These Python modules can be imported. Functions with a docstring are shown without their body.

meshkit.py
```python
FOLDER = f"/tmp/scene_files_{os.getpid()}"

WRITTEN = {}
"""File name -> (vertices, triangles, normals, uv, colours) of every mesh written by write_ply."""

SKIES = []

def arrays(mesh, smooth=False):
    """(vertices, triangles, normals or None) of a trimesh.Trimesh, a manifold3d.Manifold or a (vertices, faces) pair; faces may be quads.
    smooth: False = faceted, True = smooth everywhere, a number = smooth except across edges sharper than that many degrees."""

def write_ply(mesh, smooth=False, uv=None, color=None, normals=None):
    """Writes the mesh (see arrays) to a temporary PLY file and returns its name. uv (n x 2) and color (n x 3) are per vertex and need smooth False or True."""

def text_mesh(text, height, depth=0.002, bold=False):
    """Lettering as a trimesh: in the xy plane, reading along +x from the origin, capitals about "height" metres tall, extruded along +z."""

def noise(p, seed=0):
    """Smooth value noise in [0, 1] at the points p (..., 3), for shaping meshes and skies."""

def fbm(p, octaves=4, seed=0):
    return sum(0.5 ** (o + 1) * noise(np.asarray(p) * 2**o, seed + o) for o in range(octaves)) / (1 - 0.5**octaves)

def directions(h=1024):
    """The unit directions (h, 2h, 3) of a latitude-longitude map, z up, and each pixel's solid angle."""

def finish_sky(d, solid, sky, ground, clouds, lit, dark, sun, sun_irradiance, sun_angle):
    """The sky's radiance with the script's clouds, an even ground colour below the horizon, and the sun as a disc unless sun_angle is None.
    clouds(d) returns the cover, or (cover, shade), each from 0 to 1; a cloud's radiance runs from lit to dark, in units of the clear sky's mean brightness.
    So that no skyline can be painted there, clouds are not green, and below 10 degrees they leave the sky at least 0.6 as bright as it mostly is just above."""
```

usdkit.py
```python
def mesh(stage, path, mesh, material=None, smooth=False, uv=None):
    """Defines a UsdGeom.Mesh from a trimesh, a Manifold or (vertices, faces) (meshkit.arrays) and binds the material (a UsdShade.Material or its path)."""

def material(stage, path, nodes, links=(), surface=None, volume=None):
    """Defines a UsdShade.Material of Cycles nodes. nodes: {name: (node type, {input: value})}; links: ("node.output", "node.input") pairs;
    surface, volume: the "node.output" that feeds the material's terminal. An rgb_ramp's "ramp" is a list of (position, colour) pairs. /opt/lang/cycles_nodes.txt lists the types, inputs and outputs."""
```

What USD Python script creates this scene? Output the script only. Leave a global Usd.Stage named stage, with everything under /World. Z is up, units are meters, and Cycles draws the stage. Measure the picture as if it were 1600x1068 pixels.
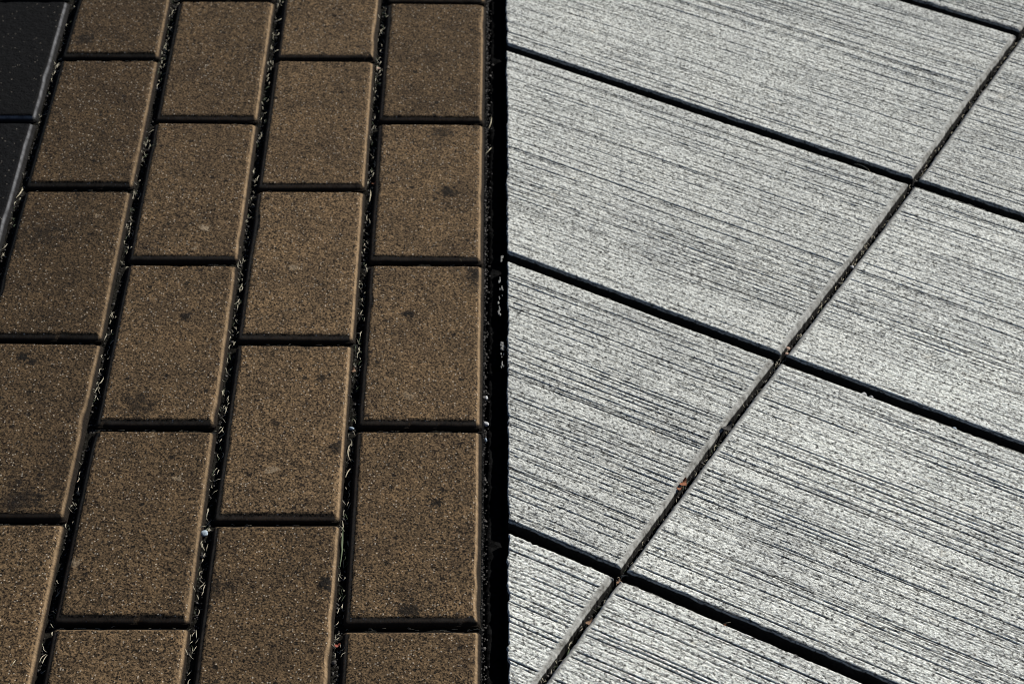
import math
import numpy as np
import usdkit, meshkit
from pxr import Usd, UsdGeom, UsdLux, UsdShade, Gf, Sdf

rng = np.random.default_rng(41)
stage = Usd.Stage.CreateInMemory()
UsdGeom.SetStageUpAxis(stage, 'Z')
UsdGeom.SetStageMetersPerUnit(stage, 1.0)
UsdGeom.Xform.Define(stage, '/World')
UsdGeom.Scope.Define(stage, '/World/Looks')

# ------------------------------------------------------------------ camera
EYE = np.array([0.00759, -0.83991, 1.21332])
PITCH, YAW, ROLL = 0.71601, 0.01076, 0.01179
FWD = np.array([math.sin(YAW) * math.cos(PITCH), math.cos(YAW) * math.cos(PITCH), -math.sin(PITCH)])
r0 = np.cross(FWD, [0, 0, 1]); r0 /= np.linalg.norm(r0); u0 = np.cross(r0, FWD)
RIGHT = r0 * math.cos(ROLL) + u0 * math.sin(ROLL)
UP = -r0 * math.sin(ROLL) + u0 * math.cos(ROLL)
cam = UsdGeom.Camera.Define(stage, '/World/camera')
m = np.eye(4); m[0, :3], m[1, :3], m[2, :3], m[3, :3] = RIGHT, UP, -FWD, EYE
cam.AddTransformOp().Set(Gf.Matrix4d(*[float(x) for x in m.ravel()]))
cam.CreateHorizontalApertureAttr(36.0)
cam.CreateVerticalApertureAttr(24.0)
cam.CreateFocalLengthAttr(3501.2 / 1600 * 36)
cam.CreateClippingRangeAttr(Gf.Vec2f(0.05, 2000))
cam.CreateFStopAttr(18.0)
cam.CreateFocusDistanceAttr(1.62)
cam.CreateExposureAttr(0.86)

# ------------------------------------------------------------------ sky and sun
SUN_EL, SUN_AZ = math.radians(29), math.radians(50)          # azimuth from +y towards +x
SUN = np.array([math.sin(SUN_AZ) * math.cos(SUN_EL), math.cos(SUN_AZ) * math.cos(SUN_EL), math.sin(SUN_EL)])
sky_mat = usdkit.material(stage, '/World/Looks/sky_light', {
    'sky': ('sky_texture', {'sky_type': 'single_scattering', 'sun_disc': False, 'sun_elevation': SUN_EL, 'sun_rotation': SUN_AZ, 'air_density': 0.4, 'aerosol_density': 0.4, 'ozone_density': 0.3}),
    'bg': ('background_shader', {'strength': 0.05})}, [('sky.color', 'bg.color')], surface='bg.background')
dome = UsdLux.DomeLight.Define(stage, '/World/sky')
UsdShade.MaterialBindingAPI.Apply(dome.GetPrim()).Bind(sky_mat)
sun = UsdLux.DistantLight.Define(stage, '/World/sun')
sun.CreateIntensityAttr(1.25); sun.CreateAngleAttr(0.5); sun.CreateColorAttr(Gf.Vec3f(1.0, 0.965, 0.91))
sun.CreateNormalizeAttr(True)
z = SUN; x = np.cross([0, 0, 1], z); x /= np.linalg.norm(x); y = np.cross(z, x)
m = np.eye(4); m[0, :3], m[1, :3], m[2, :3] = x, y, z
sun.AddTransformOp().Set(Gf.Matrix4d(*[float(v) for v in m.ravel()]))

# ------------------------------------------------------------------ helpers
taken = set()
def numbered(path):
    if path not in taken:
        taken.add(path); return path
    k = 1
    while f'{path}_{k:03d}' in taken: k += 1
    taken.add(f'{path}_{k:03d}'); return f'{path}_{k:03d}'
def tag(prim, label=None, cat=None, group=None, kind=None):
    for k, v in (('label', label), ('category', cat), ('group', group), ('kind', kind)):
        if v: prim.SetCustomDataByKey(k, v)
def holder(name):
    p = numbered('/World/' + name)
    return UsdGeom.Xform.Define(stage, p).GetPrim()
def obj(name, mesh, mat, parent=None, smooth=False):
    base = str(parent.GetPath()) if parent is not None else '/World'
    return usdkit.mesh(stage, numbered(f'{base}/{name}'), mesh, mat, smooth).GetPrim()

def unproject(px, py, h=0.0):
    """A point of the photograph (1600 x 1068) as a point on the plane z = h."""
    d = FWD * 3501.2 + RIGHT * (px - 800) - UP * (py - 534)
    return EYE + d * ((h - EYE[2]) / d[2])

# ------------------------------------------------------------------ materials
def paver_material(name, light, dark, speck, bevel, stains=(), spark=0.46, spark_cut=0.90):
    n = {'g': ('geometry', {}), 'o': ('object_info', {}), 'xyz': ('separate_xyz', {}),
         'grit': ('noise_texture', {'scale': 620.0, 'detail': 2.0, 'roughness': 0.7}),
         'grit_ramp': ('rgb_ramp', {'ramp': [(0.30, dark), (0.50, tuple((a + b) / 2 for a, b in zip(light, dark))), (0.68, light)]}),
         'mottle': ('noise_texture', {'scale': 26.0, 'detail': 5.0, 'roughness': 0.65}),
         'mottle_ramp': ('rgb_ramp', {'ramp': [(0.28, (0.60, 0.60, 0.62)), (0.5, (0.95, 0.95, 0.95)), (0.72, (1.18, 1.15, 1.1))]}),
         'vg': ('voronoi_texture', {'feature': 'f1', 'scale': 780.0}), 'vgc': ('separate_color', {}),
         'gm': ('math', {'math_type': 'multiply_add', 'value2': 0.34, 'value3': -0.17}), 'gs': ('math', {'math_type': 'add'}),
         'm1': ('mix_color', {'blend_type': 'multiply', 'fac': 1.0, 'use_clamp_result': False}),
         'tone': ('map_range', {'from_min': 0.0, 'from_max': 1.0, 'to_min': 0.78, 'to_max': 1.18}),
         'm2': ('vector_math', {'math_type': 'scale'}),
         # pale sand grains
         'vs': ('voronoi_texture', {'feature': 'f1', 'scale': 560.0}),
         'vsc': ('separate_color', {}),
         's1': ('math', {'math_type': 'greater_than', 'value2': spark_cut}),
         's2': ('math', {'math_type': 'less_than', 'value2': 0.34}),
         's3': ('math', {'math_type': 'multiply'}),
         's4': ('math', {'math_type': 'multiply', 'value2': spark}),
         'm3': ('mix_color', {'blend_type': 'mix', 'b': (0.62, 0.55, 0.45)}),
         # dark grains
         'vd': ('voronoi_texture', {'feature': 'f1', 'scale': 430.0}),
         'vdc': ('separate_color', {}),
         'd1': ('math', {'math_type': 'greater_than', 'value2': 0.80}),
         'd2': ('math', {'math_type': 'less_than', 'value2': 0.38}),
         'd3': ('math', {'math_type': 'multiply'}),
         'd4': ('math', {'math_type': 'multiply', 'value2': 0.8}),
         'm4': ('mix_color', {'blend_type': 'mix', 'b': speck}),
         # dark blots, few and irregular
         'b0': ('noise_texture', {'scale': 75.0, 'detail': 4.0, 'roughness': 0.75}),
         'br': ('map_range', {'range_type': 'smoothstep', 'from_min': 0.665, 'from_max': 0.72, 'to_min': 0.0, 'to_max': 0.75, 'clamp': True}),
         'm5': ('mix_color', {'blend_type': 'mix', 'b': speck}),
         # pits, and pale scuffs
         'vp': ('voronoi_texture', {'feature': 'f1', 'scale': 62.0}), 'vpc': ('separate_color', {}),
         'pd': ('math', {'math_type': 'multiply_add', 'value2': 0.30}), 'p1': ('math', {'math_type': 'less_than', 'value2': 0.275}), 'p2': ('math', {'math_type': 'greater_than', 'value2': 0.62}),
         'pp': ('math', {'math_type': 'multiply'}), 'pf': ('math', {'math_type': 'multiply', 'value2': 0.85}), 'mp': ('mix_color', {'blend_type': 'mix', 'b': speck}),
         'wn': ('noise_texture', {'scale': 48.0, 'detail': 6.0, 'roughness': 0.8, 'distortion': 1.2}),
         'wr': ('map_range', {'range_type': 'smoothstep', 'from_min': 0.62, 'from_max': 0.74, 'to_min': 0.0, 'to_max': 0.30, 'clamp': True}),
         'mw': ('mix_color', {'blend_type': 'mix', 'b': tuple(1.7 * x for x in light)}),
         'hq': ('math', {'math_type': 'multiply_add', 'value2': -1.2}),
         # pale bevel
         'bv': ('map_range', {'range_type': 'smoothstep', 'from_min': -0.0022, 'from_max': -0.0009, 'to_min': 0.85, 'to_max': 0.0, 'clamp': True}),
         'bz': ('map_range', {'range_type': 'smoothstep', 'from_min': -0.0043, 'from_max': -0.0025, 'to_min': 0.94, 'to_max': 0.0, 'clamp': True}),  # lower bevel and sides painted dark: joint shade put into the colour
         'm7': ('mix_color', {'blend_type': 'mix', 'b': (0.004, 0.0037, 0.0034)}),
         'bn': ('noise_texture', {'scale': 130.0, 'detail': 3.0}),
         'bnr': ('map_range', {'from_min': 0.3, 'from_max': 0.62, 'to_min': 0.45, 'to_max': 1.0, 'clamp': True}),
         'bm': ('math', {'math_type': 'multiply'}),
         'm6': ('mix_color', {'blend_type': 'mix', 'b': bevel}),
         # relief
         'hn': ('noise_texture', {'scale': 520.0, 'detail': 3.0, 'roughness': 0.75}),
         'hp': ('noise_texture', {'scale': 150.0, 'detail': 2.0}),
         'ha': ('math', {'math_type': 'multiply_add', 'value2': 0.8}),
         'hb': ('math', {'math_type': 'subtract'}),
         'bump': ('bump', {'strength': 0.9, 'distance': 0.0018}),
         'p': ('principled_bsdf', {'roughness': 0.88, 'specular_ior_level': 0.08, 'diffuse_roughness': 0.5})}
    l = [(f'g.position', f'{k}.vector') for k in ('grit', 'vg', 'mottle', 'vs', 'vd', 'b0', 'bn', 'hn', 'hp')]
    l += [('g.position', 'xyz.vector'), ('vg.color', 'vgc.color'), ('vgc.g', 'gm.value1'), ('gm.value', 'gs.value1'), ('grit.fac', 'gs.value2'), ('gs.value', 'grit_ramp.fac'), ('mottle.fac', 'mottle_ramp.fac'),
          ('grit_ramp.color', 'm1.a'), ('mottle_ramp.color', 'm1.b'), ('o.random', 'tone.value'),
          ('m1.result', 'm2.vector1'), ('tone.result', 'm2.scale'),
          ('vs.color', 'vsc.color'), ('vsc.r', 's1.value1'), ('vs.distance', 's2.value1'), ('s1.value', 's3.value1'), ('s2.value', 's3.value2'), ('s3.value', 's4.value1'),
          ('m2.vector', 'm3.a'), ('s4.value', 'm3.fac'),
          ('vd.color', 'vdc.color'), ('vdc.r', 'd1.value1'), ('vd.distance', 'd2.value1'), ('d1.value', 'd3.value1'), ('d2.value', 'd3.value2'), ('d3.value', 'd4.value1'),
          ('m3.result', 'm4.a'), ('d4.value', 'm4.fac'),
          ('b0.fac', 'br.value'), ('m4.result', 'm5.a'), ('br.result', 'm5.fac'),
          ('xyz.z', 'bv.value'), ('bn.fac', 'bnr.value'), ('bv.result', 'bm.value1'), ('bnr.result', 'bm.value2'), ('bm.value', 'm6.fac'),
          ('hn.fac', 'ha.value1'), ('hp.fac', 'ha.value3'), ('ha.value', 'hb.value1'), ('d3.value', 'hb.value2'), ('hq.value', 'bump.height'),
          ('bump.normal', 'p.normal')]
    l += [('g.position', 'vp.vector'), ('g.position', 'wn.vector'), ('vp.color', 'vpc.color'), ('hn.fac', 'pd.value1'), ('vp.distance', 'pd.value3'), ('pd.value', 'p1.value1'), ('vpc.b', 'p2.value1'),
          ('p1.value', 'pp.value1'), ('p2.value', 'pp.value2'), ('pp.value', 'pf.value1'), ('wn.fac', 'wr.value'), ('m5.result', 'mw.a'), ('wr.result', 'mw.fac'), ('mw.result', 'mp.a'), ('pf.value', 'mp.fac'),
          ('pp.value', 'hq.value1'), ('hb.value', 'hq.value3')]
    last = 'mp.result'
    n['swn'] = ('noise_texture', {'scale': 130.0, 'detail': 5.0, 'roughness': 0.85}); n['sw0'] = ('math', {'math_type': 'multiply', 'value2': 0.75}); n['sw'] = ('math', {'math_type': 'multiply_add', 'value2': 0.25})
    l += [('g.position', 'swn.vector'), ('swn.fac', 'sw0.value1'), ('b0.fac', 'sw.value1'), ('sw0.value', 'sw.value3')]
    for i, (c, r, amount, tint) in enumerate(stains):            # single stains with a place and outline of their own
        n[f'sd{i}'] = ('vector_math', {'math_type': 'distance', 'vector2': tuple(c)})
        n[f'sn{i}'] = ('math', {'math_type': 'multiply_add', 'value2': -r * 7.5})
        n[f'sr{i}'] = ('map_range', {'range_type': 'smoothstep', 'from_min': -r * 3.28, 'from_max': -r * 2.98, 'to_min': min(amount * 1.2, 0.97), 'to_max': 0.0, 'clamp': True})
        n[f'sm{i}'] = ('mix_color', {'blend_type': 'mix', 'b': tint or speck})
        l += [('g.position', f'sd{i}.vector1'), ('sw.value', f'sn{i}.value1'), (f'sd{i}.value', f'sn{i}.value3'), (f'sn{i}.value', f'sr{i}.value'),
              (f'sr{i}.result', f'sm{i}.fac'), (last, f'sm{i}.a')]
        last = f'sm{i}.result'
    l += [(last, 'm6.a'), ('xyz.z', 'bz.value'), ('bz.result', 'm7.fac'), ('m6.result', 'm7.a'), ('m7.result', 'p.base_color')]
    return usdkit.material(stage, '/World/Looks/' + name, n, l, surface='p.BSDF')

STAIN_SPOTS = [((40, 562), 0.007, 0.9), ((700, 300), 0.006, 0.75), ((640, 490), 0.006, 0.8), ((215, 632), 0.014, 0.6), ((505, 592), 0.005, 0.7), ((528, 697), 0.007, 0.7),
               ((682, 786), 0.005, 0.75), ((636, 952), 0.006, 0.75), ((513, 911), 0.006, 0.85), ((332, 917), 0.012, 0.55), ((66, 372), 0.016, 0.5), ((135, 62), 0.009, 0.6),
               ((290, 492), 0.005, 0.7), ((430, 660), 0.004, 0.7), ((748, 430), 0.010, 0.7), ((690, 205), 0.010, 0.55), ((30, 780), 0.016, 0.55), ((90, 740), 0.020, 0.35)]
SCARS = [((320, 356), 0.0055, 0.7), ((305, 386), 0.003, 0.6), ((458, 418), 0.004, 0.5), ((422, 735), 0.006, 0.5), ((277, 748), 0.0045, 0.5), ((118, 881), 0.006, 0.4), ((238, 680), 0.003, 0.6), ((640, 617), 0.006, 0.35), ((152, 338), 0.004, 0.5)]
stains = [(unproject(*q), r * 1.45, a, None) for q, r, a in STAIN_SPOTS] + [(unproject(*q), r, a, (0.27, 0.21, 0.14)) for q, r, a in SCARS]
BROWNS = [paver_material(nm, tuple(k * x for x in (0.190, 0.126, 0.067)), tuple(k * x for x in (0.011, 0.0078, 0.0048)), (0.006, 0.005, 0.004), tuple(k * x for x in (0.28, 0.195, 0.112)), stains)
          for nm, k in (('brown_paver', 1.0), ('brown_paver_tone_dim', 0.92), ('brown_paver_tone_dimmer', 0.83), ('brown_paver_vignette', 0.74), ('brown_paver_vignette_deep', 0.66))]  # random tones; the darker ones paint a lens vignette onto the left columns
CHARCOAL = paver_material('charcoal_paver', (0.0042, 0.0046, 0.0053), (0.0010, 0.0011, 0.0013), (0.001, 0.001, 0.001), (0.15, 0.152, 0.158), (), 0.22, 0.96)

def concrete_material():
    n = {'g': ('geometry', {}), 'xyz': ('separate_xyz', {}), 'o': ('object_info', {}),
         'grit': ('noise_texture', {'scale': 560.0, 'detail': 3.0, 'roughness': 0.75}),
         'ramp': ('rgb_ramp', {'ramp': [(0.27, (0.035, 0.036, 0.033)), (0.40, (0.37, 0.375, 0.345)), (0.50, (0.63, 0.64, 0.595)), (0.70, (0.84, 0.86, 0.805))]}),
         'vg': ('voronoi_texture', {'feature': 'f1', 'scale': 700.0}), 'vgc': ('separate_color', {}),
         'gm': ('math', {'math_type': 'multiply_add', 'value2': 0.29, 'value3': -0.145}), 'gs': ('math', {'math_type': 'add'}),
         'rot': ('mapping', {'mapping_type': 'point', 'rotation': (0.0, 0.0, math.radians(30.327))}), 'str': ('vector_math', {'math_type': 'multiply', 'vector2': (0.72, 1.0, 1.0)}),
         'mottle': ('noise_texture', {'scale': 11.0, 'detail': 6.0, 'roughness': 0.65}),
         'mr': ('rgb_ramp', {'ramp': [(0.28, (0.80, 0.80, 0.81)), (0.48, (0.97, 0.97, 0.97)), (0.70, (1.06, 1.055, 1.045))]}),
         'tone': ('map_range', {'from_min': 0.0, 'from_max': 1.0, 'to_min': 0.87, 'to_max': 1.06}), 'mt': ('vector_math', {'math_type': 'scale'}),
         'm1': ('mix_color', {'blend_type': 'multiply', 'fac': 1.0, 'use_clamp_result': False}),
         # faint rust and ochre tints
         'tn': ('noise_texture', {'scale': 42.0, 'detail': 5.0, 'roughness': 0.75}),
         'tr': ('map_range', {'range_type': 'smoothstep', 'from_min': 0.60, 'from_max': 0.78, 'to_min': 0.0, 'to_max': 0.5, 'clamp': True}),
         'm2': ('mix_color', {'blend_type': 'multiply', 'b': (1.0, 0.82, 0.62)}),
         # the trowelled band along the long joint is smooth, with the dirt of the joint on it
         'bd': ('attribute', {'attribute': 'st'}), 'bx': ('separate_xyz', {}), 'bf': ('math', {'math_type': 'multiply', 'value2': 0.88}),
         'bn': ('noise_texture', {'scale': 110.0, 'detail': 6.0, 'roughness': 0.8}), 'bc': ('rgb_ramp', {'ramp': [(0.34, (0.07, 0.066, 0.056)), (0.46, (0.25, 0.247, 0.225)), (0.56, (0.36, 0.36, 0.335)), (0.68, (0.52, 0.52, 0.49))]}),
         'mb': ('mix_color', {'blend_type': 'mix'}),
         'bs': ('math', {'math_type': 'multiply_add', 'value2': -0.75, 'value3': 0.9}),
         # broom grooves darken with depth
         'dz': ('map_range', {'range_type': 'smoothstep', 'from_min': -0.0007, 'from_max': -0.00020, 'to_min': 0.9, 'to_max': 0.0, 'clamp': True}),
         'de': ('map_range', {'range_type': 'smoothstep', 'from_min': -0.0015, 'from_max': -0.0010, 'to_min': 0.5, 'to_max': 1.0, 'clamp': True}),
         'jz': ('map_range', {'range_type': 'smoothstep', 'from_min': -0.0038, 'from_max': -0.0024, 'to_min': 0.97, 'to_max': 0.0, 'clamp': True}),  # joint faces painted black with depth to deepen the shade there
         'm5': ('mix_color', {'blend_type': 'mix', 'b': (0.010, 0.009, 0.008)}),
         'dm': ('math', {'math_type': 'multiply'}),
         'm3': ('mix_color', {'blend_type': 'mix', 'b': (0.045, 0.043, 0.040)}),
         # pin holes
         'v': ('voronoi_texture', {'feature': 'f1', 'scale': 130.0}), 'vc': ('separate_color', {}),
         'v1': ('math', {'math_type': 'greater_than', 'value2': 0.93}), 'v2': ('math', {'math_type': 'less_than', 'value2': 0.16}), 'v3': ('math', {'math_type': 'multiply'}),
         'v4': ('math', {'math_type': 'multiply', 'value2': 0.85}),
         'm4': ('mix_color', {'blend_type': 'mix', 'b': (0.03, 0.03, 0.03)}),
         'hn': ('noise_texture', {'scale': 480.0, 'detail': 3.0, 'roughness': 0.8}),
         'hb': ('math', {'math_type': 'subtract'}),
         'bump': ('bump', {'strength': 0.9, 'distance': 0.0018}),
         'p': ('principled_bsdf', {'roughness': 0.92, 'specular_ior_level': 0.08, 'diffuse_roughness': 0.5})}
    l = [('g.position', f'{k}.vector') for k in ('mottle', 'tn', 'v')]
    l += [('g.position', 'rot.vector'), ('rot.vector', 'str.vector1')] + [('str.vector', f'{k}.vector') for k in ('grit', 'vg', 'hn')]
    l += [('g.position', 'xyz.vector'), ('vg.color', 'vgc.color'), ('vgc.g', 'gm.value1'), ('gm.value', 'gs.value1'), ('grit.fac', 'gs.value2'), ('gs.value', 'ramp.fac'), ('mottle.fac', 'mr.fac'), ('ramp.color', 'm1.a'), ('mr.color', 'm1.b'),
          ('tn.fac', 'tr.value'), ('o.random', 'tone.value'), ('tone.result', 'mt.scale'), ('m1.result', 'mt.vector1'), ('mt.vector', 'm2.a'), ('tr.result', 'm2.fac'),
          ('xyz.z', 'dz.value'), ('xyz.z', 'de.value'), ('dz.result', 'dm.value1'), ('de.result', 'dm.value2'), ('dm.value', 'm3.fac'), ('m2.result', 'm3.a'), ('g.position', 'bn.vector'), ('bn.fac', 'bc.fac'), ('bd.vector', 'bx.vector'), ('bx.x', 'bf.value1'), ('bf.value', 'mb.fac'), ('m4.result', 'mb.a'), ('bc.color', 'mb.b'), ('bx.x', 'bs.value1'), ('bs.value', 'bump.strength'),
          ('v.color', 'vc.color'), ('vc.r', 'v1.value1'), ('v.distance', 'v2.value1'), ('v1.value', 'v3.value1'), ('v2.value', 'v3.value2'), ('v3.value', 'v4.value1'), ('v4.value', 'm4.fac'), ('m3.result', 'm4.a'),
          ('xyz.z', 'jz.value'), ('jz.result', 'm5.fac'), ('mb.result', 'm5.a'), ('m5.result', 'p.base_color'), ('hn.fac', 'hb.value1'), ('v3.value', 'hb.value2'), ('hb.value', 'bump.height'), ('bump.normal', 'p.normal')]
    return usdkit.material(stage, '/World/Looks/broomed_concrete', n, l, surface='p.BSDF')
CONCRETE = concrete_material()

def grain_material(name, a, b, scale, bump=0.002, rough=0.9, spec=0.2):
    n = {'g': ('geometry', {}), 'n': ('noise_texture', {'scale': scale, 'detail': 5.0, 'roughness': 0.7}), 'r': ('rgb_ramp', {'ramp': [(0.35, a), (0.65, b)]}),
         'bump': ('bump', {'strength': 0.8, 'distance': bump}), 'p': ('principled_bsdf', {'roughness': rough, 'specular_ior_level': spec})}
    return usdkit.material(stage, '/World/Looks/' + name, n, [('g.position', 'n.vector'), ('n.fac', 'r.fac'), ('r.color', 'p.base_color'), ('n.fac', 'bump.height'), ('bump.normal', 'p.normal')], surface='p.BSDF')
SOIL = grain_material('dark_joint_soil', (0.004, 0.004, 0.0035), (0.018, 0.017, 0.014), 420, spec=0.0)
EARTH = grain_material('dusty_ground', (0.05, 0.045, 0.04), (0.11, 0.10, 0.085), 60)
BITUMEN = grain_material('black_bitumen', (0.002, 0.002, 0.002), (0.0085, 0.0085, 0.0085), 260, rough=0.9, spec=0.0)
def varied(name, stops, rough=0.7, translucent=False):
    n = {'g': ('geometry', {}), 'r': ('rgb_ramp', {'ramp': stops}), 'p': ('principled_bsdf', {'roughness': rough, 'specular_ior_level': 0.3})}
    return usdkit.material(stage, '/World/Looks/' + name, n, [('g.random_per_island', 'r.fac'), ('r.color', 'p.base_color')], surface='p.BSDF')
STRAW = varied('dry_straw', [(0, (0.46, 0.42, 0.31)), (0.12, (0.20, 0.17, 0.11)), (0.4, (0.06, 0.047, 0.030)), (0.93, (0.08, 0.07, 0.045)), (1, (0.34, 0.36, 0.31))])
GREEN = varied('green_blade', [(0, (0.05, 0.07, 0.03)), (0.5, (0.11, 0.14, 0.06)), (1, (0.24, 0.28, 0.16))])
GRAINS = varied('sand_grain', [(0, (0.05, 0.045, 0.04)), (0.5, (0.16, 0.15, 0.13)), (0.8, (0.40, 0.39, 0.37)), (0.95, (0.60, 0.59, 0.57)), (1, (0.30, 0.22, 0.14))])
def plain(name, a, b, scale=900, rough=0.7): return grain_material(name, a, b, scale, 0.0004, rough)
RUST = plain('rust_leaf', (0.10, 0.036, 0.014), (0.24, 0.085, 0.034))
BROWNLEAF = plain('brown_leaf', (0.08, 0.045, 0.026), (0.20, 0.12, 0.07))
RED = plain('red_scrap', (0.16, 0.03, 0.02), (0.26, 0.07, 0.04))
PEBBLE = plain('grey_pebble', (0.20, 0.205, 0.21), (0.42, 0.425, 0.43))
BLUEPEBBLE = plain('blue_grey_pebble', (0.14, 0.18, 0.22), (0.30, 0.36, 0.41))
PINKPEBBLE = plain('pink_pebble', (0.25, 0.16, 0.12), (0.40, 0.28, 0.22))
BLUE = plain('blue_fleck', (0.03, 0.16, 0.30), (0.08, 0.30, 0.50))
CHIP_HOLE = plain('chip_hole_black', (0.008, 0.008, 0.007), (0.02, 0.018, 0.016))

# ------------------------------------------------------------------ the ground
def sheet(x0, x1, y0, y1, step, zf):
    xs, ys = np.arange(x0, x1 + step / 2, step), np.arange(y0, y1 + step / 2, step)
    X, Y = np.meshgrid(xs, ys); P = np.stack([X, Y, zf(X, Y)], -1).reshape(-1, 3)
    nx = len(xs); i, j = np.meshgrid(np.arange(nx - 1), np.arange(len(ys) - 1)); a = (j * nx + i).ravel()
    return P, np.stack([a, a + 1, a + nx + 1, a + nx], 1)
g = obj('ground', (np.array([[-600, -600, -0.045], [600, -600, -0.045], [600, 600, -0.045], [-600, 600, -0.045]], float), np.array([[0, 1, 2, 3]])), EARTH)
tag(g, 'dusty earth that the paving is bedded in, running out to the horizon', 'ground', kind='structure')
def soil_z(X, Y):
    q = np.stack([X, Y, 0 * X], -1)
    return np.where(X < -0.009, -0.0078, -0.0180) + 0.006 * (meshkit.fbm(q * 60, 3, 5) - 0.5) + 0.003 * (meshkit.noise(q * 420, 9) - 0.5)
g = obj('joint_soil', sheet(-0.95, 1.45, -0.12, 1.70, 0.004, soil_z), SOIL, smooth=True)
tag(g, 'black soil and sand bedding showing in the joints between pavers and slabs', 'soil', kind='structure')

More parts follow.
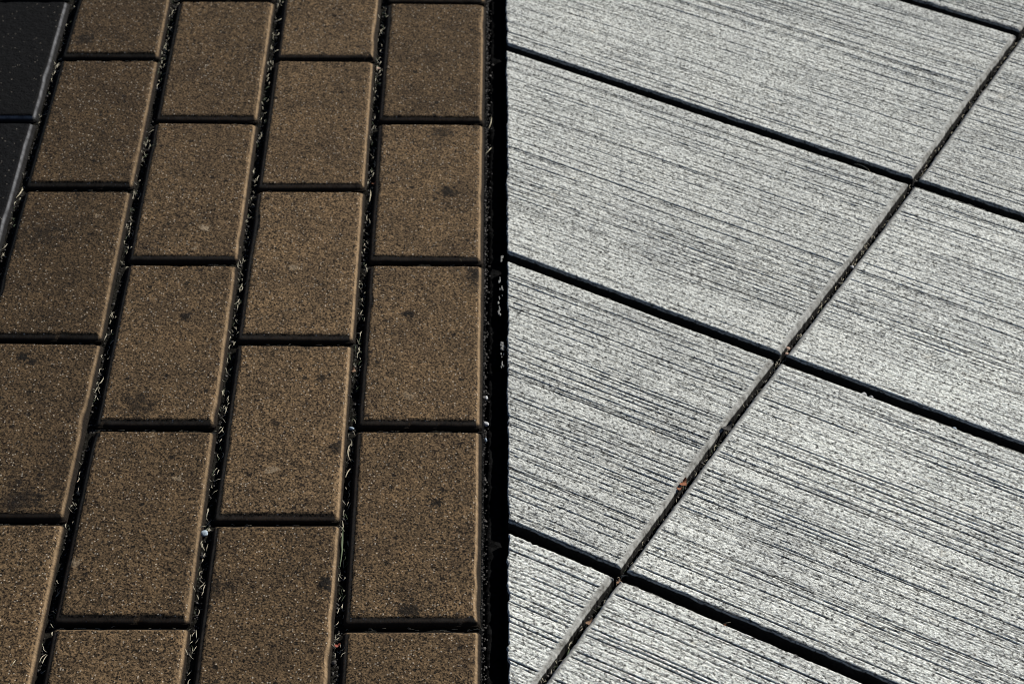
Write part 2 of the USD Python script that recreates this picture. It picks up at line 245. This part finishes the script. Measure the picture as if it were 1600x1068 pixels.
# ------------------------------------------------------------------ block paving
W, L, Y0 = 0.104, 0.20740, 1.07458
GAPX, GAPY = 0.0066, 0.0046
def joint_x(k, Y):                                       # the courses wander by a millimetre or two
    t = (Y - 0.6) / 0.45
    bend = {0: 0.0, 1: 0.0008, 2: 0.0006, 3: -0.0006, 4: 0.0012}.get(k, 0.0)
    lean = {0: -0.0003, 1: -0.0004, 2: -0.0011, 3: -0.0008, 4: 0.0012}.get(k, 0.0)
    return -k * W + bend * (t * t - 0.5) + lean * t
ROWS = {(0, 0): -3.5, (0, 2): 2.4, (0, 4): 1.2, (0, 6): 2.2, (0, 8): -1.1}
def block(quad, rnd, seed, tilt):
    """A chamfered concrete paver from its four top-view corners (counter-clockwise), with worn edges. Top face at z = 0."""
    q = np.asarray(quad, float)
    corners, per_edge = 4, 24
    c = q.mean(0)
    def outline(inset):
        rad = max(rnd - 0.55 * inset, 0.0012); pts, nrm, arcs = [], [], []
        for i in range(4):
            p, a, b = q[i], q[i - 1], q[(i + 1) % 4]
            e1, e2 = (a - p) / np.linalg.norm(a - p), (b - p) / np.linalg.norm(b - p)
            o = p + (e1 + e2) * (inset + rad)
            for s in np.linspace(0, 1, corners):             # the corner, from the incoming edge to the outgoing one
                d = -e2 * math.cos(s * math.pi / 2) - e1 * math.sin(s * math.pi / 2)
                pts.append(o + d * rad / np.linalg.norm(d)); nrm.append(d / np.linalg.norm(d))
            arcs.append(len(pts)); pts += [None] * (per_edge - 1); nrm += [-e1] * (per_edge - 1)
        for k in arcs:
            st, en = pts[k - 1], pts[(k + per_edge - 1) % len(pts)]
            for j in range(1, per_edge): pts[k + j - 1] = st + (en - st) * j / per_edge
        return np.array(pts), np.array(nrm)
    r = np.random.default_rng(seed)
    rings = [(0.0, -0.034, 0.0), (0.0, -0.0052, 0.25), (0.0008, -0.0048, 0.35), (0.0042, -0.0012, 0.35), (0.0051, -0.00025, 0.3), (0.0066, 0.0, 0.2)]
    chips = [(r.integers(0, 108), r.uniform(0.0005, 0.0015), 1) for _ in range(r.integers(2, 7))]
    V = []
    for inset, zz, j in rings:
        pts, nrm = outline(inset); N = len(pts)
        w = r.normal(0, 1, N); w = (w + np.roll(w, 1) + np.roll(w, -1)) / 2
        extra, low = np.zeros(N), np.zeros(N)
        for at, deep, wide in chips:                         # knocked edges
            for o in range(-wide, wide + 1):
                f = (1 - abs(o) / (wide + 1)) * min(j, 0.3) / 0.3
                extra[(at + o) % N] += 0.5 * deep * f; low[(at + o) % N] -= 0.6 * deep * f * (0.3 if zz == 0.0 else 1.0 if zz > -0.004 else 0.0)
        V.append(np.c_[pts - nrm * (j * 0.0006 * np.abs(w) + extra)[:, None], zz + low * (zz < 0.0)])
    V.append(np.array([[c[0], c[1], 0.0]]))
    V = np.vstack(V)
    V[:, 2] += (V[:, 0] - c[0]) * tilt[0] + (V[:, 1] - c[1]) * tilt[1] + tilt[2]
    F = []; R = len(rings); i = np.arange(N); k = (i + 1) % N
    for a in range(R - 1):
        F += [np.c_[a * N + i, a * N + k, (a + 1) * N + k], np.c_[a * N + i, (a + 1) * N + k, (a + 1) * N + i]]
    cap = V[(R - 1) * N:]                                # the top face has its own vertices, so it shades flat
    F.append(np.c_[i, k, np.full(N, N)] + len(V))
    return np.vstack([V, cap]), np.vstack(F)
brick = holder('brick_paving'); tag(brick, 'brown block paving of chamfered pavers in running bond', 'paving', kind='structure')
border = holder('charcoal_paving'); tag(border, 'near-black block paving in the upper left corner, beside the brown pavers', 'paving', kind='structure')
for k in range(8):
    first = 1 - (k % 2) - 8                              # row index in half lengths
    for mrow in range(-6 + (k % 2), 12, 2):
        top, bot = Y0 - mrow * L / 2, Y0 - (mrow + 2) * L / 2
        if bot > 1.62 or top < -0.05: continue
        top += ROWS.get((k, mrow), 0) * 0.0004; bot += ROWS.get((k, mrow + 2), 0) * 0.0004
        jit = rng.normal(0, 0.0004, 8)
        gr = GAPX / 2 if k else 0.0016
        quad = [(joint_x(k + 1, bot) + GAPX / 2 + jit[0], bot + GAPY / 2 + jit[1]), (joint_x(k, bot) - gr + jit[2], bot + GAPY / 2 + jit[3]),
                (joint_x(k, top) - gr + jit[4], top - GAPY / 2 + jit[5]), (joint_x(k + 1, top) + GAPX / 2 + jit[6], top - GAPY / 2 + jit[7])]
        b = block(quad, 0.0035, int(1000 + k * 50 + mrow), (rng.normal(0, 0.004), rng.normal(0, 0.003), rng.normal(0, 0.00035)))
        obj('paver', b, BROWNS[int(np.clip((0.0, 0.0, 0.9, 2.2)[k] + rng.uniform(0, 2.4), 0, 4))] if k < 4 else CHARCOAL, brick if k < 4 else border, smooth=24)  # left columns draw darker browns, a painted vignette on top of random tone

# ------------------------------------------------------------------ concrete slabs, broom finished
TH = math.radians(-30.327); CU, SU = math.cos(TH), math.sin(TH)
S0, PS, L0 = 1.14520, 0.27959, -0.06126
EDGE = 0.0190
def uv_to_xy(u, v): return u * CU - v * SU, u * SU + v * CU
GROOVES = []
r_ = np.random.default_rng(7)
vv = -0.6
while vv < 2.3:
    vv += r_.gamma(2.2, 0.00115) + 0.0013
    GROOVES.append((vv, r_.uniform(0.00030, 0.00058), 0.00044 + 0.00056 * r_.random() ** 1.8))
TABLE_DV = 0.00015
table_v = np.arange(-0.7, 2.4, TABLE_DV)
KEYS = 60; KEY_DU = 0.055; KEY_U0 = -1.0
table = np.zeros((KEYS, len(table_v)), np.float32)
for gv, gw, gd in GROOVES:
    a = np.clip(r_.normal(1.0, 0.26, KEYS), 0.2, 1.6).astype(np.float32)
    i0, i1 = int((gv - 4 * gw + 0.7) / TABLE_DV), int((gv + 4 * gw + 0.7) / TABLE_DV) + 1
    table[:, i0:i1] += a[:, None] * (gd * np.exp(-((table_v[i0:i1] - gv) / gw) ** 2))[None]
def broom(u, v):
    q = np.stack([u * 2.2, v * 1.3, 0 * u], -1)
    w = v + 0.008 * (meshkit.noise(q, 3) - 0.5) + 0.0010 * (meshkit.noise(q * 9, 4) - 0.5)
    ku = np.clip((u - KEY_U0) / KEY_DU, 0, KEYS - 1.001); i = ku.astype(int); t = ku - i
    j = np.clip(((w + 0.7) / TABLE_DV).astype(int), 0, len(table_v) - 1)
    strength = 0.85 + 0.5 * meshkit.fbm(np.stack([u * 7, v * 14, 0 * u], -1), 3, 21)
    return -(table[i, j] * (1 - t) + table[i + 1, j] * t) * strength
def slab(uL, uR, v0, v1, edgeL, edgeR, dv, du, seed):
    """uL, uR: functions of v. v0 < v1. edgeL, edgeR: True for a tooled round edge, False for a cut one."""
    nv, nu = max(int((v1 - v0) / dv), 8), max(int(max(uR(v0) - uL(v0), uR(v1) - uL(v1)) / du), 8)
    half = np.r_[0.0, 0.0, 0.0004, 0.0010, 0.0018, 0.0028, 0.0040, 0.0055]      # extra lines close to each edge
    def line(n, length):
        inner = np.linspace(half[-1], length - half[-1], n)
        return np.r_[half[:-1], inner, length - half[:-1][::-1]]
    tv, tu = line(nv, v1 - v0) / (v1 - v0), line(nu, 1.0)
    lengths = np.array([uR(v0 + t * (v1 - v0)) - uL(v0 + t * (v1 - v0)) for t in tv])
    nT, nU = len(tv), len(tu)
    v = np.repeat(v0 + tv[:, None] * (v1 - v0), nU, 1)
    ll = np.array([uL(x) for x in v[:, 0]]); rr = np.array([uR(x) for x in v[:, 0]]); ln = np.maximum(rr - ll, 0.012)
    uu = np.stack([np.r_[half[:-1], np.linspace(half[-1], q - half[-1], nu), q - half[:-1][::-1]] for q in ln]) + ll[:, None]
    # ragged arrises
    q1 = np.stack([uu * 110, 0 * uu + seed, 0 * uu], -1); q2 = np.stack([uu * 420, 0 * uu + seed + 5, 0 * uu], -1)
    wob = lambda s: 0.0014 * (meshkit.noise(q1, s) - 0.5) + 0.0012 * (meshkit.noise(q2, s + 1) - 0.5)
    near0 = np.clip(1 - (v - v0) / 0.006, 0, 1); near1 = np.clip(1 - (v1 - v) / 0.006, 0, 1)
    v = v + near0 * wob(31) + near1 * 1.7 * wob(57)
    p1 = np.stack([v * 90, 0 * v + seed, 0 * v], -1); p2 = np.stack([v * 450, 0 * v + seed, 0 * v], -1)
    wl = lambda s, a: a * (0.0016 * (meshkit.noise(p1, s) - 0.5) + 0.0014 * (meshkit.noise(p2, s + 1) - 0.5))
    dL, dR = uu - ll[:, None], rr[:, None] - uu
    uu = uu + np.clip(1 - dL / 0.006, 0, 1) * wl(71, 0.5 if edgeL else 1.2) + np.clip(1 - dR / 0.006, 0, 1) * wl(83, 0.5)
    z = broom(uu, v)
    z += 0.00035 * (meshkit.noise(np.stack([uu * 300, v * 900, 0 * v], -1), 12) - 0.5)
    def rnd(d, R, fade):
        return np.where(d < R, R - np.sqrt(np.maximum(R * R - (R - d) ** 2, 0)), 0), np.clip((d - fade * 0.75) / (fade * 0.4), 0, 1)
    band = np.zeros_like(z)
    for d, tooled in ((dL, edgeL), (dR, edgeR)):
        if tooled:                                          # smooth band left by the edging tool
            wide = 0.0043 + 0.0016 * (meshkit.noise(p1 * 0.35, 91) - 0.5)
            drop = 0.0042 * (1 - np.sqrt(np.clip(1 - np.clip((wide - d) / wide, 0, 1) ** 2, 0, 1)))
            keep = np.clip((d - wide * 0.8) / (wide * 0.3), 0, 1); band = np.maximum(band, 1 - keep)
        else:
            drop, keep = rnd(d, 0.0012, 0.0008)
        z = z * keep - drop
    for d in (v - v0, v1 - v):
        drop, keep = rnd(np.maximum(d, 0), 0.0010, 0.0006)
        z = z * (0.3 + 0.7 * keep) - drop
    z[0], z[-1], z[:, 0], z[:, -1] = -0.04, -0.04, -0.04, -0.04
    X, Y = uv_to_xy(uu, v)
    P = np.stack([X, Y, z], -1).reshape(-1, 3)
    i, j = np.meshgrid(np.arange(nU - 1), np.arange(nT - 1)); a = (j * nU + i).ravel()
    return P, np.stack([a, a + 1, a + nU + 1, a + nU], 1), band.ravel()
concrete = holder('concrete_paving'); tag(concrete, 'pale grey concrete slabs with a brushed finish, laid at a slant against the brown pavers', 'paving', kind='structure')
def slab_part(made):
    P, F, band = made
    usdkit.mesh(stage, numbered('/World/concrete_paving/slab'), (P, F), CONCRETE, True, uv=np.c_[band, 0 * band])
GAPV, GAPU = 0.0122, 0.0052                              # cross joints; the tooled long joint
strip_u = lambda v: (EDGE + v * SU) / CU
joint_u = lambda v: L0 + 0.0012 * math.sin(v * 9 + 0.6)
for n in range(-3, 6):                                   # slab n lies below joint n
    vt, vb = S0 - n * PS - GAPV / 2, S0 - (n + 1) * PS + GAPV / 2
    near = -1 <= n <= 3
    # left of the long joint
    uL, uR = strip_u, (lambda v: joint_u(v) - GAPU / 2)
    v_low = (EDGE - L0 * CU) / -SU
    lo = max(vb, v_low + 0.016)
    if vt - lo > 0.03:
        slab_part(slab(uL, uR, lo, vt, False, True, 0.0007 if near else 0.004, 0.003 if near else 0.01, n * 3.7 + 50))
    # right of it, up to the next long joint
    for s in range(2):
        a = (lambda v, s=s: max(joint_u(v) + s * 0.62 + GAPU / 2, strip_u(v)))
        b = (lambda v, s=s: joint_u(v) + (s + 1) * 0.62 - GAPU / 2)
        mid = uv_to_xy(a((vt + vb) / 2) + 0.31, (vt + vb) / 2)
        if mid[1] < -0.25 or mid[1] > 1.75 or b(vb) - strip_u(vb) < 0.02 or b(vt) - strip_u(vt) < 0.02: continue
        fine = near and s == 0
        slab_part(slab(a, b, vb, vt, True, True, 0.0007 if fine else 0.004, 0.003 if fine else 0.01, n * 3.7 + 90 + s))

# ------------------------------------------------------------------ the filler strip between pavers and slabs
def filler_z(X, Y):
    q = np.stack([X, Y, 0 * X], -1)
    return -0.0100 + 0.003 * (meshkit.fbm(q * 90, 3, 15) - 0.5) - 0.004 * np.exp(-((X - 0.0165) / 0.002) ** 2) - 0.003 * np.exp(-((X - 0.001) / 0.0018) ** 2)
strip = obj('filler_strip', sheet(-0.0025, 0.0225, -0.1, 1.6, 0.0016, filler_z), BITUMEN, smooth=True)
tag(strip, 'black bitumen filler strip running between the brown pavers and the grey slabs', 'joint filler', kind='structure')

# ------------------------------------------------------------------ litter in the joints
def blade(p, direction, length, width, curl, lift=0.0, seg=6, sag=0.0):
    """A thin three-sided stalk, curved in plan; p is its start."""
    d = math.atan2(direction[1], direction[0]); pts = []
    q = np.array(p, float)
    for i in range(seg + 1):
        t = i / seg; pts.append(q + [0, 0, lift * math.sin(t * math.pi) + sag * t])
        a = d + curl * (t - 0.5); q = q + np.array([math.cos(a), math.sin(a), 0]) * length / seg
    pts = np.array(pts); V = []
    for i, q in enumerate(pts):
        tan = pts[min(i + 1, seg)] - pts[max(i - 1, 0)]; tan /= np.linalg.norm(tan)
        side = np.cross(tan, [0, 0, 1.0]); side /= np.linalg.norm(side); up = np.cross(side, tan)
        w = width * (1 - 0.65 * abs(2 * i / seg - 0.8))
        V += [q - side * w / 2, q + side * w / 2, q + up * w * 0.55]
    F = []
    for i in range(seg):
        for a in range(3):
            b = (a + 1) % 3; F += [[i * 3 + a, i * 3 + b, i * 3 + 3 + b], [i * 3 + a, i * 3 + 3 + b, i * 3 + 3 + a]]
    F += [[0, 2, 1], [seg * 3, seg * 3 + 1, seg * 3 + 2]]
    return np.array(V), np.array(F)
import trimesh
ICO1 = trimesh.creation.icosphere(1); ICO2 = trimesh.creation.icosphere(2)
def stone(p, size, r, fine=False):
    s = ICO2 if fine else ICO1
    v = np.array(s.vertices) * (1 + 0.22 * (meshkit.noise(np.array(s.vertices) * 1.4 + r.uniform(0, 50, 3), 2)[:, None] - 0.5) * 2)
    v *= np.array([size, size * r.uniform(0.65, 0.95), size * r.uniform(0.5, 0.8)]) / 2
    a = r.uniform(0, 6.28); R = np.array([[math.cos(a), -math.sin(a), 0], [math.sin(a), math.cos(a), 0], [0, 0, 1]])
    return v @ R.T + np.asarray(p), np.array(s.faces)
def join(parts):
    V, F, n = [], [], 0
    for v, f in parts: V.append(v); F.append(f + n); n += len(v)
    return np.vstack(V), np.vstack(F)
r = np.random.default_rng(99)
straws, greens, grains = [], [], []
long_joints = []
for k in range(0, 7):
    for _ in range(330 if k in (1, 2, 3) else 170):
        Y = r.uniform(0.05, 1.2)
        if meshkit.noise(np.array([[Y * 16, k * 7.3, 0.5]]), 8)[0] < 0.36: continue
        xx = joint_x(k, Y) + (r.uniform(-0.0035, 0.0035) if k else r.uniform(-0.001, 0.003))
        a = math.pi / 2 + r.normal(0, 0.5)
        z0 = float(soil_z(np.array([xx]), np.array([Y]))[0]) + r.uniform(0.0005, 0.0035)
        (greens if r.random() < 0.2 else straws).append(blade((xx, Y, z0), (math.cos(a), math.sin(a)), r.uniform(0.002, 0.009), r.uniform(0.00025, 0.0006), r.normal(0, 1.0), r.uniform(0, 0.0015), 4))
    for _ in range(1100 if k == 0 else 900):
        Y = r.uniform(0.05, 1.2); xx = joint_x(k, Y) + (r.uniform(-0.0032, 0.0032) if k else abs(r.normal(0, 0.0022)) - 0.001)
        z0 = (float(soil_z(np.array([xx]), np.array([Y]))[0]) if k else -0.0085) + 0.0004
        grains.append(stone((xx, Y, z0), r.gamma(2.5, 0.0003) + 0.0003, r))
for mrow in range(0, 10):                                # thin cross joints of the pavers
    for k in range(4):
        if (mrow + k) % 2: continue
        Y = Y0 - mrow * L / 2
        for _ in range(16):
            xx = joint_x(k + 1, Y) + r.uniform(0.004, W - 0.004); a = r.normal(0, 0.2)
            straws.append(blade((xx, Y + r.uniform(-0.0012, 0.0012), -0.0085 + r.uniform(0, 0.003)), (math.cos(a), math.sin(a)), r.uniform(0.002, 0.006), 0.00035, r.normal(0, 0.6), 0.0004, 3))
for n in range(0, 5):                                    # cross joints of the slabs: grains along the sunny lower edge
    v = S0 - n * PS
    for _ in range(420):
        u = r.uniform(-0.75, 0.75); t = -GAPV / 2 + abs(r.normal(0, 0.0016)); X, Y = uv_to_xy(u, v + t)
        if X < EDGE + 0.004 or X > 0.9: continue
        grains.append(stone((X, Y, -0.0075 + r.uniform(-0.002, 0.0035)), r.gamma(2.2, 0.00035) + 0.0003, r))
for _ in range(900):                                     # the long slab joint
    v = r.uniform(0.15, 1.25); u = joint_u(v) + r.normal(0, 0.0014); X, Y = uv_to_xy(u, v)
    a = TH + math.pi / 2 + r.normal(0, 0.7); z0 = -0.0075 + r.uniform(-0.002, 0.003)
    if r.random() < 0.4: (greens if r.random() < 0.15 else straws).append(blade((X, Y, z0), (math.cos(a), math.sin(a)), r.uniform(0.002, 0.007), r.uniform(0.0003, 0.0006), r.normal(0, 1), 0.0006, 4))
    else: grains.append(stone((X, Y, z0), r.gamma(2.2, 0.00035) + 0.0003, r))
p = obj('straw_litter', join(straws), STRAW); tag(p, 'tiny bits of dry grass and straw lying in the joints of the paving', 'litter', kind='stuff')
p = obj('grass_litter', join(greens), GREEN); tag(p, 'tiny green grass clippings lying in the joints of the paving', 'grass clippings', kind='stuff')
p = obj('sand_grains', join(grains), GRAINS); tag(p, 'coarse pale sand grains scattered in the paving joints', 'sand', kind='stuff')

# single pieces, each where the photograph shows it
def put(px, py, h): return unproject(px, py, h)
def stalk(name, a, b, h, width, curl, mat, label, cat, lift=0.001):
    p0, p1 = put(*a, h), put(*b, h); d = p1 - p0
    n = obj(name, blade(p0, (math.cos(math.atan2(d[1], d[0])), math.sin(math.atan2(d[1], d[0]))), np.linalg.norm(d), width, curl, lift, 10), mat, smooth=60); tag(n, label, cat); return n
def pebble(at, h, size, mat, label, name='pebble', cat='pebble'):
    n = obj(name, stone(put(*at, h), size, r, True), mat, smooth=True); tag(n, label, cat); return n
def scrap(at, h, size, angle, mat, label, name='leaf_scrap', cat='leaf scrap', lobes=3, ratio=0.6):
    """A small curled leaf fragment, with some thickness."""
    c = put(*at, h); N = 18; t = np.linspace(0, 2 * math.pi, N, endpoint=False)
    rad = size / 2 * (1 + 0.22 * np.sin(lobes * t + 1) + 0.10 * r.normal(0, 1, N))
    x, y = rad * np.cos(t), rad * np.sin(t) * ratio
    rings = []
    for f, zz in ((0.0, 0.0006), (0.55, 0.0003), (1.0, 0.0)):
        if f == 0: rings.append(np.array([[0, 0, zz]])); continue
        rings.append(np.c_[x * f, y * f, zz + (x * f) ** 2 / size * 0.9 + (y * f) ** 2 / size * 0.3])
    top = np.vstack(rings); bot = top - [0, 0, 0.0004]
    ca, sa = math.cos(angle), math.sin(angle)
    V = np.vstack([top, bot]) @ np.array([[ca, sa, 0], [-sa, ca, 0], [0, 0, 1]]) + c
    i = np.arange(N); k = (i + 1) % N; M = 1 + 2 * N
    F = [np.c_[0 * i, 1 + i, 1 + k], np.c_[1 + i, 1 + N + i, 1 + N + k], np.c_[1 + i, 1 + N + k, 1 + k]]
    F = np.vstack(F + [f[:, ::-1] + M for f in F] + [np.c_[1 + N + i, M + 1 + N + i, M + 1 + N + k], np.c_[1 + N + i, M + 1 + N + k, 1 + N + k]])
    n = obj(name, (V, F), mat, smooth=50); tag(n, label, cat); return n
PALESTRAW = plain('pale_straw', (0.26, 0.22, 0.14), (0.48, 0.44, 0.32))
stalk('straw', (25, 309), (34, 292), -0.004, 0.0011, 0.9, PALESTRAW, 'curved pale straw in the joint between charcoal and brown pavers', 'straw')
stalk('straw', (1335, 256), (1362, 277), -0.003, 0.0007, -1.2, PALESTRAW, 'thin curved straw lying in a slab joint left of the joint crossing', 'straw')
stalk('straw', (764, 200), (767, 182), -0.005, 0.0009, 0.4, PALESTRAW, 'short upright straw in the black filler strip near the top of the picture', 'straw')
stalk('straw', (759, 240), (768, 230), -0.005, 0.0008, 0.5, PALESTRAW, 'small slanting straw on the black strip, below the upright straw', 'straw')
stalk('straw', (17, 1040), (24, 1030), 0.0006, 0.0008, 0.8, PALESTRAW, 'pale straw lying on top of the brown paver at the bottom left corner', 'straw')
stalk('straw', (577, 315), (578, 296), -0.006, 0.0011, 0.3, PALESTRAW, 'pale straw in the paver joint just below the small orange leaf scrap', 'straw')
stalk('straw', (546, 697), (551, 722), -0.006, 0.0009, 0.9, PALESTRAW, 'long bent straw in the paver joint below the blue-grey pebble', 'straw')
stalk('straw', (540, 745), (549, 731), -0.006, 0.0009, -0.3, PALESTRAW, 'straw lying slantwise in the right paver joint, below the long bent straw', 'straw')
stalk('straw', (713, 398), (722, 408), -0.003, 0.0008, 0.4, PALESTRAW, 'small straw stuck in a cross joint near the black strip', 'straw')
stalk('straw', (311, 824), (322, 822), -0.002, 0.0009, 0.2, PALESTRAW, 'straw bridging the corner of a brown paver above the flat pale stone', 'straw')
stalk('straw', (1130, 974), (1142, 972), -0.004, 0.0006, 0.3, PALESTRAW, 'faint grey straw beside the orange leaf scrap in the lowest slab joint', 'straw')
stalk('grass_blade', (531, 885), (535, 826), -0.005, 0.0012, 0.15, GREEN, 'longest green grass blade, in the right paver joint near the bottom', 'grass blade')
stalk('grass_blade', (534, 868), (538, 822), -0.0045, 0.0010, -0.2, GREEN, 'shorter green grass blade lying against the longest one in the paver joint', 'grass blade')
stalk('grass_blade', (884, 1028), (889, 1013), -0.004, 0.0013, 0.3, GREEN, 'pale green grass blade in the long slab joint near the bottom edge', 'grass blade')
pebble((549, 669), -0.006, 0.0042, BLUEPEBBLE, 'blue-grey round pebble in the right paver joint at a cross joint')
pebble((760, 662), -0.006, 0.0048, PEBBLE, 'larger pale pebble at the paver corner beside the black strip')
pebble((760, 621), -0.006, 0.0038, PEBBLE, 'small pale pebble on the black strip, above the larger pale one')
pebble((759, 687), -0.006, 0.0034, BLUEPEBBLE, 'small blue-grey pebble on the black strip, below the larger pale one')
pebble((319, 833), -0.005, 0.0062, BLUEPEBBLE, 'flat pale blue-grey stone in the middle paver joint at lower left', 'stone', 'stone')
pebble((1350, 616), -0.005, 0.0048, PEBBLE, 'larger grey pebble of a pair in the slab joint right of the crossing')
pebble((1361, 620), -0.005, 0.0034, PEBBLE, 'smaller pale pebble of the pair in the slab joint right of the crossing')
pebble((1491, 670), -0.005, 0.0040, BLUEPEBBLE, 'lone grey-blue pebble in the slab joint near the right edge')
pebble((1331, 417), -0.005, 0.0036, PEBBLE, 'oval white pebble in the long slab joint between two crossings')
pebble((1230, 545), -0.005, 0.0046, PINKPEBBLE, 'upper pinkish pebble just above the middle slab joint crossing')
pebble((1229, 553), -0.005, 0.0040, PINKPEBBLE, 'lower pinkish pebble touching the other at the middle slab joint crossing')
pebble((590, 107), -0.005, 0.0040, PINKPEBBLE, 'pale pinkish chip in the right paver joint near the top', 'stone_chip', 'stone chip')
pebble((1306, 1054), -0.005, 0.0036, BLUE, 'bright blue fleck in the slab joint at the bottom edge', 'blue_fleck', 'fleck')
scrap((1068, 755), -0.0012, 0.0075, 1.1, RUST, 'rust-orange leaf scrap, the larger of two on the edge of the long slab joint')
scrap((1062, 763), -0.0016, 0.0050, 0.2, RUST, 'smaller rusty leaf scrap just below the larger one on the slab joint edge')
scrap((585, 287), -0.0045, 0.0042, 0.8, RUST, 'small orange leaf scrap in the right paver joint, above a straw')
scrap((921, 972), -0.0035, 0.0070, 0.9, BROWNLEAF, 'pale brown oval leaf scrap in the long slab joint below the lowest crossing')
scrap((967, 909), -0.0035, 0.0055, 1.3, BROWNLEAF, 'brown leaf scrap lying right at the lowest slab joint crossing')
scrap((1129, 978), -0.0035, 0.0050, 0.3, RUST, 'orange leaf scrap in the lowest slab joint, right of the crossing')
scrap((527, 1008), -0.005, 0.0040, 0.5, RED, 'reddish scrap in the right paver joint near the bottom edge', 'red_scrap', 'scrap')
scrap((553, 579), -0.005, 0.0048, 1.5, BROWNLEAF, 'pale tan husk in the right paver joint, above the blue-grey pebble', 'seed_husk', 'seed husk')
scrap((1137, 668), -0.002, 0.0105, 0.9, CHIP_HOLE, 'added black patch standing in for a dark chipped hole in the long slab joint', 'dirt_clod', 'dirt')  # dark patch added in place of a hole chipped in the joint

SMEAR = plain('dusty_cement', (0.05, 0.05, 0.047), (0.24, 0.24, 0.225), 700)
def smear(spots, label):
    bits = []
    for (px, py, n, ln) in spots:
        for _ in range(n):
            c = put(px + r.normal(0, 1.0), py + r.uniform(-ln, ln), -0.0032)
            v, f = stone((0, 0, 0), r.uniform(0.0010, 0.0024), r); v = v * [0.7, 1.9, 0.8]
            bits.append((v + c, f))
    n = obj('concrete_crumbs', join(bits), SMEAR, smooth=True); tag(n, label, 'crumbs', kind='stuff')
smear([(784, 404, 7, 4), (781, 440, 5, 6), (780, 480, 14, 16), (784, 455, 6, 8)], 'upper patch of pale concrete crumbs along the slab edge in the black strip')
smear([(784, 555, 22, 20), (787, 545, 8, 10)], 'lower patch of pale concrete crumbs along the slab edge in the black strip')
